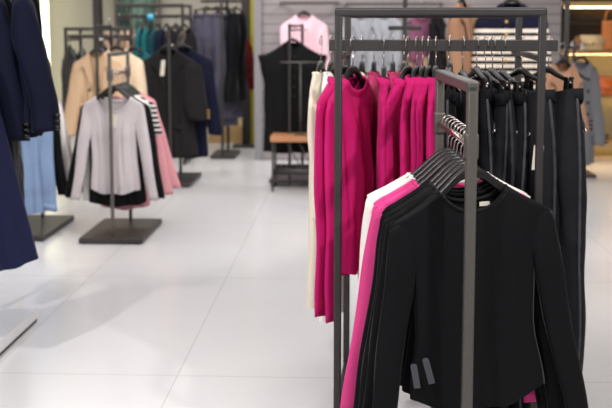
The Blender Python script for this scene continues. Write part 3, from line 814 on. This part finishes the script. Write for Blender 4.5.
# ================================================================= BLACK COAT RACK (left middle)
CY = 8.55
kx = AX(168, CY, 60)
t = t_rack('dark clothes rack with black coat in the left middle distance', kx+.01, CY, CY+.5, AZ(46, CY+.1), AZ(27, CY), bw=.36, r=.013, mat=M_DRACK)
M_CHAR = fabric('charcoal wool', (33, 31, 32), .9, .1, blot=.1)
ck = AZ(36, CY+.12)
jacket('coat', 'black coat with gold cuff buttons on the left middle rack', 'coat', (kx-.02, CY+.11, ck), R(2), M_CHAR, seed=180, sh=.25, Lb=.70, Ls=.42, splay=(.08, .07), sc=1.14, btn=M_BLACKP,
       cuffbtn=M_GOLD, w0=.09, w1=.085, b0=.06, b1=.07, tagspec=dict(x=-.03, y=-.075, z=-.24, mat=M_TAG, w=.03, h=.12, string=False))
top_hanger((kx-.02, CY+.11, ck), R(2), 'dark hanger of the black coat with gold cuff buttons', None, w=.24)
jacket('coat', 'dark navy coat tucked behind the black coat', 'coat', (kx+.09, CY+.27, ck), R(4), M_NAVY, seed=181, sh=.25, Lb=.86, Ls=.66, splay=(.05, .09), sc=1.0, w0=.075, w1=.06)
top_hanger((kx+.09, CY+.27, ck), R(4), 'dark hanger of the navy coat behind the black coat', None, w=.24)
jacket('coat', 'short black jacket rearmost on the left middle rack', 'jacket', (kx+.06, CY+.40, ck), R(2), M_BLK2, seed=182, sh=.24, Lb=.6, Ls=.5)
top_hanger((kx+.06, CY+.40, ck), R(2), 'dark hanger of the short black jacket', None, w=.22)

# ================================================================= FRAME RACKS AT THE BACK LEFT
def frame_rack(label, px0, px1, pyt, pyb, Y, depth=.5, name='clothes_rack'):
    x0, x1 = AX(px0, Y), AX(px1, Y); zt = AZ(pyt, Y); zb = AZ(pyb, Y)
    t = thing(name, label, 'clothes rack', ((x0+x1)/2, Y+depth/2, 0), 0); h = (x1-x0)/2
    for s in (-1, 1):
        for q in (-1, 1): MB().box(s*h, q*depth/2, zt/2, .028, .028, zt).build('post', M_DRACK, t, bevel=.005)
        MB().box(s*h, 0, .03, .03, depth, .03).build('base_bar', M_DRACK, t, bevel=.005)
        MB().box(s*h, 0, zb-.03, .02, depth, .02).build('cross_arm', M_DRACK, t, bevel=.003)
    for q in (-1, 1): MB().box(0, q*depth/2, zt, 2*h+.028, .03, .03).build('top_bar', M_DRACK, t, bevel=.005)
    MB().box(0, 0, zb, 2*h+.1, .016, .035).build('hang_rail', M_DRACK, t, bevel=.003)
    return zb, Y+depth/2
M_BEIGE = fabric('beige gabardine', (214, 180, 146), .85, .1, blot=.06)
M_CREAMC = fabric('cream gabardine', (236, 214, 184), .85, .1, blot=.05)
M_TEAL = fabric('teal crepe', (24, 98, 104), .75, .1, blot=.12)
M_DTEAL = fabric('dark teal crepe', (26, 62, 74), .75, .1, blot=.12)
M_FLOR = fabric('blush print', (196, 160, 136), .8, .1, blot=.35)
M_DGREY = fabric('dark slate crepe', (84, 80, 95), .85, .1, blot=.1)
M_PUFF = solid('black quilted nylon', (34, 34, 38), .35, noise=.5, nscale=18)
M_GREYC = fabric('grey wool', (126, 126, 132), .9, .1, blot=.1)
M_CAMEL = fabric('camel wool', (160, 120, 95), .9, .12, blot=.1)
M_LGREY = fabric('light grey wool', (172, 174, 182), .9, .12, blot=.08)
M_PINKS = fabric('pale pink shirting', (250, 206, 218), .8, .1, blot=.03)
M_MAUV2 = fabric('mauve print', (150, 92, 118), .8, .1, blot=.5)

zb, yb = frame_rack('tall dark frame rack at the back left with teal and print dresses', 121, 185, 5, 16, 9.9)
row = [(110, M_FLOR, 'blush print dress at the left end of the tall back rack', 'blush print dress', .8), (120, M_CREAMC, 'cream blouse beside the blush print dress', 'cream blouse', .6), (131, M_FLOR, 'blush print blouse beside the teal dresses', 'blush print blouse', .62),
 (141, M_TEAL, 'teal dress left of the other teal one on the tall back rack', 'left teal dress', .9), (149, M_TEAL, 'teal dress right of the other teal one on the tall back rack', 'right teal dress', .85), (158, M_DTEAL, 'dark teal top on the tall back rack', 'dark teal top', .6),
 (167, M_NAVY, 'navy top on the tall back rack above the black coat', 'navy top', .6), (176, M_CHAR, 'charcoal top second from right on the tall back rack', 'second charcoal top', .6), (184, M_CHAR, 'charcoal top at the right end of the tall back rack', 'last charcoal top', .6)]
for i, (px, mt, lab, short, L) in enumerate(row):
    p = (AX(px, yb, 45), yb, zb)
    dress = 'dress' in short
    long_top('dress' if dress else 'blouse', lab, 'dress' if dress else 'top', p, R(90-(-12+5*i)), mt, 'clothes on the tall back rack', sh=.19, Lb=L, Ls=.5, seed=200+i, splay=(0, .0), t=.045, b0=.035, b1=.03, flare=.2 if dress else 0)
    top_hanger(p, R(90-(-12+5*i)), 'small dark hanger of the '+short, 'hangers on the tall back rack', w=.18)
# bright blue spot on the rail, built as a round disc
o = thing('blue_disc', 'round bright blue disc clipped on the tall back rack rail', 'marker', (AX(145.5, 9.85, 20), yb-.03, zb+.0))
MB().tube([(0, -.020, -.01), (0, -.012, -.01)], .035, 18).build('disc', solid('blue plastic', (84, 186, 226), .4), o)
MB().box(0, -.004, .02, .02, .012, .02).build('clip', M_BLACKP, o)

zb2, yb2 = frame_rack('dark frame rack at the back left with black puffer jackets', 70, 122, 29, 37, 9.0)
for i, (px, mt, lab, short, L, nm) in enumerate([(70, M_PUFF, 'shiny black puffer jacket at the left end of the back rack', 'left puffer jacket', .62, 'puffer_jacket'),
     (82, M_PUFF, 'shiny black puffer jacket beside the beige trench coat', 'right puffer jacket', .6, 'puffer_jacket'), (104, M_DGREY, 'slate grey jacket behind the beige trench coat', 'slate grey jacket', .6, 'jacket'),
     (116, M_CREAMC, 'cream jacket at the right end of the puffer rack', 'cream jacket', .5, 'jacket')]):
    p = (AX(px, yb2, 45), yb2, zb2)
    jacket(nm, lab, 'jacket', p, R(90+30-15*i), mt, 'jackets on the puffer rack', sh=.2, Lb=L, Ls=.58, seed=220+i, lapel=False, t=.07, b0=.06, b1=.05)
    top_hanger(p, R(90+30-15*i), 'dark hanger of the '+short, 'hangers on the puffer rack', w=.18)

# trench coat stand
ty = 8.3
tx = AX(97, ty, 60)
tz = AZ(40, ty)
t_rack('slim rack with a beige trench coat behind the left tops', tx, ty, ty+.5, tz, AZ(26, ty), bw=.38, r=.012, mat=M_DRACK)
jacket('trench_coat', 'beige trench coat facing forward behind the pale mauve top', 'coat', (tx-.03, ty+.12, tz), R(-8), M_BEIGE, sh=.22, Lb=.78, Ls=.62, seed=240, splay=(.10, .05), belt=True, double=True, w0=.075, w1=.06, t=.055)
top_hanger((tx-.03, ty+.12, tz), R(-8), 'dark hanger of the beige trench coat', None, w=.2)
jacket('trench_coat', 'cream coat just behind and right of the beige trench coat', 'coat', (tx+.11, ty+.27, tz+.02), R(5), M_CREAMC, sh=.22, Lb=.72, Ls=.58, seed=241, splay=(.05, .06), belt=True, double=True)
top_hanger((tx+.11, ty+.27, tz+.02), R(5), 'dark hanger of the cream coat', None, w=.2)
long_top('blouse', 'teal blouse showing its shoulder right of the cream coat', 'top', (tx+.23, ty+.41, tz+.01), R(5), M_TEAL, sh=.24, Lb=.6, Ls=.55, seed=242, splay=(.05, .05))
top_hanger((tx+.23, ty+.41, tz+.01), R(5), 'dark hanger of the teal blouse', None, w=.2)

# ================================================================= SLATE TROUSER RACK (between the back left rack and the column)
dy_ = 10.6
dz = AZ(1, dy_)
t = thing('clothes_rack', 'tall dark rack of long slate trousers beside the yellow-edged column', 'clothes rack', (AX(226, dy_), dy_, 0))
for q in (-1, 1): MB().box(.0, q*.24, (dz+.25)/2, .03, .03, dz+.25).build('post', M_DRACK, t, bevel=.004)
MB().box(0, 0, dz+.25, .03, .51, .03).build('top_bar', M_DRACK, t, bevel=.004)
MB().box(0, 0, dz, .5, .02, .035).build('hang_rail', M_DRACK, t, bevel=.003)
MB().box(0, 0, dz+.12, .3, .02, .03).build('upper_rail', M_DRACK, t, bevel=.003)
MB().box(0, 0, dz-.0, .02, .5, .02).build('cross_arm', M_DRACK, t, bevel=.003)
MB().box(0, 0, .02, .26, .54, .03).build('base_plate', M_DRACK, t, bevel=.004)
for i, (px, a, mt, L, lab) in enumerate([(207, 50, M_DGREY, 1.16, 'long slate trousers at the left end of the slate rack'), (217, 60, M_DGREY, 1.20, 'long slate trousers in the middle of the slate rack'),
       (226, 35, M_DGREY, 1.12, 'long slate trousers right of the middle of the slate rack'), (236, 20, M_BLK2, .92, 'shorter black trousers at the right end of the slate rack')]):
    p = (AX(px, dy_, 40), dy_, dz)
    trousers('wide_trousers', lab, 'trousers', p, R(90-a), mt, 'trousers on the slate rack', seed=260+i, L=L, jeans=False, hemw=.14, w=.15, thin=1.3)
    clip_hanger(p, R(90-a), 'clip hanger of '+lab.replace(' on the slate rack', '').replace(' of the slate rack', '').replace(' right of the middle', ' right of centre').replace('shorter ', ''), 'clip hangers on the slate rack')
t = thing('display_plinth', 'low wooden plinth with golden edge behind the slate trousers', 'plinth', (AX(238, 12.2), 12.2, 0))
MB().box(0, 0, .10, .60, .9, .20).build('plinth_body', wood('plinth wood', (205, 170, 115), (180, 140, 90)), t, bevel=.004)
MB().box(.27, -.455, .185, .05, .02, .03).build('corner_plate', M_GOLD, t, bevel=.002)
o = jacket('blazer', 'dark red jacket half hidden behind the black trousers', 'jacket', (AX(243, 11.2), 11.2, 1.35), R(60), fabric('dark red wool', (110, 30, 34), .85, .1), sh=.17, Lb=.5, Ls=.5, seed=270)
top_hanger((AX(243, 11.2), 11.2, 1.35), R(60), 'dark hanger of the red jacket', None, w=.16)
t = thing('hook_stand', 'thin stand carrying the dark red jacket', 'clothes rack', (AX(243, 11.2), 11.2, 0))
MB().box(.0, .22, .68, .02, .02, 1.36).build('post', M_DRACK, t); MB().box(0, .1, 1.35, .014, .26, .02).build('hang_rail', M_DRACK, t); MB().box(0, .2, .01, .26, .26, .02).build('base_plate', M_DRACK, t)

# ================================================================= VEST STAND AND BENCH
vy = 8.55
vx = AX(289.5, vy, 60)
vz = AZ(30, vy)
t = thing('clothes_rack', 'slim black stand beside the bench carrying the sleeveless black coat', 'clothes rack', (vx+.03, vy+.2, 0))
for q, dx in ((-.2, -.03), (.2, .06)):
    MB().box(dx, q, AZ(26, vy)/2+.02, .024, .024, AZ(26, vy)).build('post', M_DRACK, t, bevel=.004)
MB().tube([(-.03, -.2, AZ(26, vy)), (.06, .2, AZ(26, vy))], .012, 8).build('top_bar', M_DRACK, t)
MB().tube([(-.03, -.2, vz), (.06, .2, vz)], .009, 8).build('hang_rail', M_DRACK, t)
MB().box(.0, 0, .05, .42, .44, .025).build('base_frame', M_DRACK, t, bevel=.004)
for s in (-1, 1):
    for q in (-1, 1): MB().box(s*.18, q*.18, .02, .03, .03, .04).build('foot', M_BLACKP, t)
jacket('sleeveless_coat', 'long black sleeveless coat on the slim black stand', 'coat', (vx+.02, vy+.12, vz), R(3), M_BLK, sh=.30, Lb=.84, sleeves=False, seed=280, lapel=False, cuffbtn=None, t=.06, btn=M_BLACKP)
top_hanger((vx+.02, vy+.12, vz), R(3), 'dark hanger of the long black sleeveless coat', None, w=.24)
# cross rack with grey T in front of the vest
by_ = 8.25
b0, b1 = AX(270, by_), AX(330, by_)
t = thing('bench', 'low bench with light wooden seat and black wire shelf', 'bench', ((b0+b1)/2, by_+.2, 0))
bw_ = b1-b0; bzs = AZ(140, by_-.0)
MB().box(0, 0, bzs, bw_, .34, .045).build('seat', wood('bench wood', (196, 140, 98), (170, 112, 72)), t, bevel=.004)
for s in (-1, 1):
    for q in (-1, 1): MB().box(s*(bw_/2-.02), q*.15, bzs/2-.012, .018, .018, bzs-.025).build('leg', M_DRACK, t, bevel=.003)
for q in (-1, 1): MB().box(0, q*.14, .17, bw_-.02, .015, .05).build('shelf_rail', M_DRACK, t)
for k in range(11):
    x = -bw_/2+.03+k*(bw_-.06)/10
    MB().box(x, 0, .175, .007, .30, .007, rz=.0).build('shelf_wire', M_DRACK, t)
for k in range(4):
    x = -bw_/2+.14+k*.10
    MB().tube([(x, -.14, bzs-.03), (x+.12, -.14, .2)], .005, 6).build('brace', M_DRACK, t)
t = thing('display_stand', 'thin grey T-shaped frame standing before the sleeveless black coat', 'display stand', (AX(302, by_+.42), by_+.12+.05, bzs+.0235))
MB().box(0, 0, .31, .014, .014, .60).build('post', M_RACK, t); MB().box(0, 0, .615, .34, .014, .014).build('cross_bar', M_RACK, t); MB().box(0, 0, .005, .1, .1, .01).build('base', M_RACK, t)

# ================================================================= WALL DISPLAY
wy = 10.12
def wall_rail(label, px0, px1, py, Y=wy):
    x0, x1 = AX(px0, Y), AX(px1, Y); z = AZ(py, Y)
    t = thing('wall_rail', label, 'rail', ((x0+x1)/2, 10.30, z), 0)
    MB().box(0, Y-10.30, 0, x1-x0, .02, .03).build('rail_bar', M_RACK, t, bevel=.003)
    for s in (-1, 1): MB().box(s*((x1-x0)/2-.01), (Y-10.30)/2+.002, 0, .02, 10.30-Y-.006, .03).build('wall_bracket', M_RACK, t)
    return z
z1 = wall_rail('grey wall rail behind the pale pink shirt', 280, 338, 3)
def wall_garment(fn, nm, label, cat, px, z, mt, Y, rz=0, sc=1, hl=None, **kw):
    p = (AX(px, Y, 45), Y, z)
    o = fn(nm, label, cat, p, R(rz), mt, sc=sc, **kw)
    top_hanger(p, R(rz), hl, None, w=.2, sc=sc)
    return o
wall_garment(jacket, 'shirt', 'pale pink shirt hanging on the grey slatted wall', 'shirt', 304, z1, M_PINKS, wy, 3, hl='dark hanger of the pale pink shirt', sh=.21, Lb=.60, Ls=.64, splay=(-.02, .06), lapel=False, sc=1.1, cuffbtn=None, btn=M_STRING, t=.05, w0=.06, w1=.045)
z2 = wall_rail('grey wall rail behind the light grey jackets', 345, 440, 4)
wall_garment(jacket, 'jacket', 'light grey jacket on the slatted wall, above the pink tops', 'jacket', 360, z2, M_LGREY, wy, 20, hl='dark hanger of the left light grey jacket', sh=.18, Lb=.56, Ls=.5, splay=(.0, .0), seed=3)
wall_garment(jacket, 'jacket', 'second light grey jacket right of the other on the slatted wall', 'jacket', 384, z2, M_LGREY, wy, -15, hl='dark hanger of the right light grey jacket', sh=.18, Lb=.56, Ls=.5, splay=(.0, .0), seed=4)
wall_garment(long_top, 'blouse', 'mauve print blouse on the slatted wall right of the grey jackets', 'top', 422, z2, M_MAUV2, wy, 30, hl='dark hanger of the mauve print blouse', sh=.14, Lb=.55, Ls=.4, splay=(.0, .0), seed=5)
wall_garment(jacket, 'coat', 'long black coat edge-on beside the mauve print blouse', 'coat', 436, z2, M_CHAR, wy-.06, 62, hl='dark hanger of the edge-on black coat', sh=.15, Lb=.7, Ls=.5, splay=(.0, .0), seed=6)
z3 = wall_rail('lower grey wall rail behind the rear hangers of the large rack', 345, 445, 42)
wall_garment(long_top, 'blouse', 'cream blouse on the lower wall rail, seen between the hangers', 'top', 366, z3, M_CREAMC, wy, 10, hl='dark hanger of the cream blouse on the wall', sh=.19, Lb=.55, Ls=.5, splay=(.0, .0), seed=15)
wall_garment(long_top, 'blouse', 'blush blouse on the lower wall rail above the pink cluster', 'top', 413, z3, M_FLOR, wy, -10, hl='dark hanger of the blush blouse on the wall', sh=.2, Lb=.55, Ls=.5, splay=(.0, .0), seed=16)
# middle-distance rack behind the large rack
my = 6.7
mz = AZ(-13, my)
mx0, mx1 = AX(403, my), AX(562, my)
t = thing('clothes_rack', 'plain dark rack behind the large rack holding the striped jumper', 'clothes rack', ((mx0+mx1)/2, my, 0))
mh = (mx1-mx0)/2
for s in (-1, 1):
    MB().box(s*mh, 0, mz/2, .028, .028, mz).build('post', M_DRACK, t, bevel=.004)
    MB().box(s*mh, 0, .012, .04, .5, .024).build('foot_bar', M_DRACK, t, bevel=.004)
MB().box(-mh, 0, AZ(28, my), .22, .02, .03).build('side_peg', M_DRACK, t, bevel=.004)
MB().box(0, 0, mz, 2*mh+.03, .018, .026).build('hang_rail', M_DRACK, t, bevel=.004)
M_JUMP = fabric('striped jumper knit', (230, 218, 204), .9, .1, stripes=((26, 27, 36), .046, .45, -.275, (24, 24, 44)))
M_JSL = fabric('striped jumper sleeve knit', (230, 218, 204), .9, .1, stripes=((26, 27, 36), .046, .45, -.24, (24, 24, 44)))
def mid(fn, nm, label, cat, px, mt, rz, hl, y=my, z=mz, group=None, sc=1, **kw):
    p = (AX(px, y, 45), y, z)
    o = fn(nm, label, cat, p, R(rz), mt, sc=sc, **kw); top_hanger(p, R(rz), hl, None, w=.2, sc=sc); return o
j = mid(jacket, 'jumper', 'cream and black striped jumper with navy yoke and gold buttons', 'jumper', 511, M_JUMP, 0, 'dark hanger of the striped jumper', sh=.235, Lb=.66, Ls=.58, splay=(.05, .05), lapel=False, btn=M_GOLD, cuffbtn=None, t=.06, w0=.07, w1=.055, seed=300, double=True)
mid(jacket, 'coat', 'camel coat left of the striped jumper', 'coat', 461, M_CAMEL, 62, 'dark hanger of the left camel coat', sh=.19, Lb=.66, Ls=.58, seed=301, y=my)
MB().box(mh+.02, -.02, AZ(47, my), .016, .30, .022).build('side_arm', M_DRACK, t, bevel=.003)
mid(jacket, 'coat', 'camel coat right of the striped jumper, above the rightmost jeans', 'coat', 562.5, M_CAMEL, 25, 'dark hanger of the right camel coat', sh=.13, Lb=.42, Ls=.40, seed=302, y=my-.10, z=AZ(47, my), splay=(.03, .05))
# grey coat stand
gy = 9.2; gx = AX(581, gy, 80); gz = AZ(47, gy)
t = thing('clothes_rack', 'slim dark stand under the grey coat in front of the shelving', 'clothes rack', (gx, gy+.2, 0))
MB().box(0, .12, (gz+.05)/2, .024, .024, gz+.05).build('post', M_DRACK, t, bevel=.003)
MB().box(0, 0, gz, .014, .26, .024).build('hang_arm', M_DRACK, t, bevel=.003)
MB().box(0, .0, .012, .34, .4, .024).build('base_plate', M_DRACK, t, bevel=.003)
p = (gx, gy+.03, gz+.0)
jacket('coat', 'long grey wool coat in front of the lit bag shelves', 'coat', p, R(28), M_GREYC, sc=1.25, sh=.155, Lb=.68, Ls=.55, seed=310, splay=(.06, .04), flare=.15, lapel=False)
top_hanger(p, R(28), 'dark hanger of the long grey coat', None, w=.18)

# ================================================================= LIGHTING
def spot(loc, to, e, size=75, rad=.06, col=(1, .98, .96), blend=.6):
    l = bpy.data.lights.new('spot_light', 'SPOT'); l.energy = e; l.spot_size = R(size); l.shadow_soft_size = rad; l.color = col; l.spot_blend = blend
    ob = bpy.data.objects.new('spot_light', l); COL.objects.link(ob); ob.location = loc
    ob.rotation_euler = (Vector(to)-Vector(loc)).to_track_quat('-Z', 'Y').to_euler()
def area(loc, sx, sy, e, to=None, col=(1, .99, .98)):
    l = bpy.data.lights.new('ceiling_panel', 'AREA'); l.shape = 'RECTANGLE'; l.size = sx; l.size_y = sy; l.energy = e; l.color = col
    ob = bpy.data.objects.new('ceiling_panel', l); COL.objects.link(ob); ob.location = loc
    if to: ob.rotation_euler = (Vector(to)-Vector(loc)).to_track_quat('-Z', 'Y').to_euler()
area((-.8, 2.0, 3.15), 5, 2.2, 80)
area((-.8, 6.0, 3.15), 6, 2.2, 120)
area((-.8, 10.2, 3.15), 6, 2.2, 190)
spot((1.9, 1.0, 3.1), (.2, 3.6, .6), 330, 60, .05)
spot((-2.4, 1.9, 3.1), (-.9, 4.6, .2), 280, 65, .05)
spot((-1.0, .6, 3.1), (.3, 3.2, .8), 260, 60, .05)
spot((-.2, 4.9, 3.1), (-1.5, 6.6, .6), 240, 60, .06)
spot((1.6, 5.2, 3.1), (1.0, 7.4, .8), 120, 70, .06)
spot((-1.2, 7.0, 3.1), (-1.8, 9.2, .6), 150, 70, .06)
spot((.8, 8.3, 3.1), (.2, 10.2, 1.2), 110, 70, .06)
spot((-2.4, 8.0, 3.1), (-1.6, 10.6, .9), 200, 75, .06)
spot((2.6, 4.0, 3.1), (2.0, 6.5, 0), 220, 80, .06)
w = bpy.data.worlds.new('open_front_fill'); scene.world = w; w.use_nodes = True  # soft ambient fill, added through the open side behind the camera
w.node_tree.nodes['Background'].inputs[0].default_value = (.9, .95, 1, 1)
w.node_tree.nodes['Background'].inputs[1].default_value = .6
scene.view_settings.view_transform = 'Standard'; scene.view_settings.look = 'None'
scene.view_settings.gamma = 1; scene.view_settings.exposure = -.55; scene.view_settings.use_curve_mapping = False
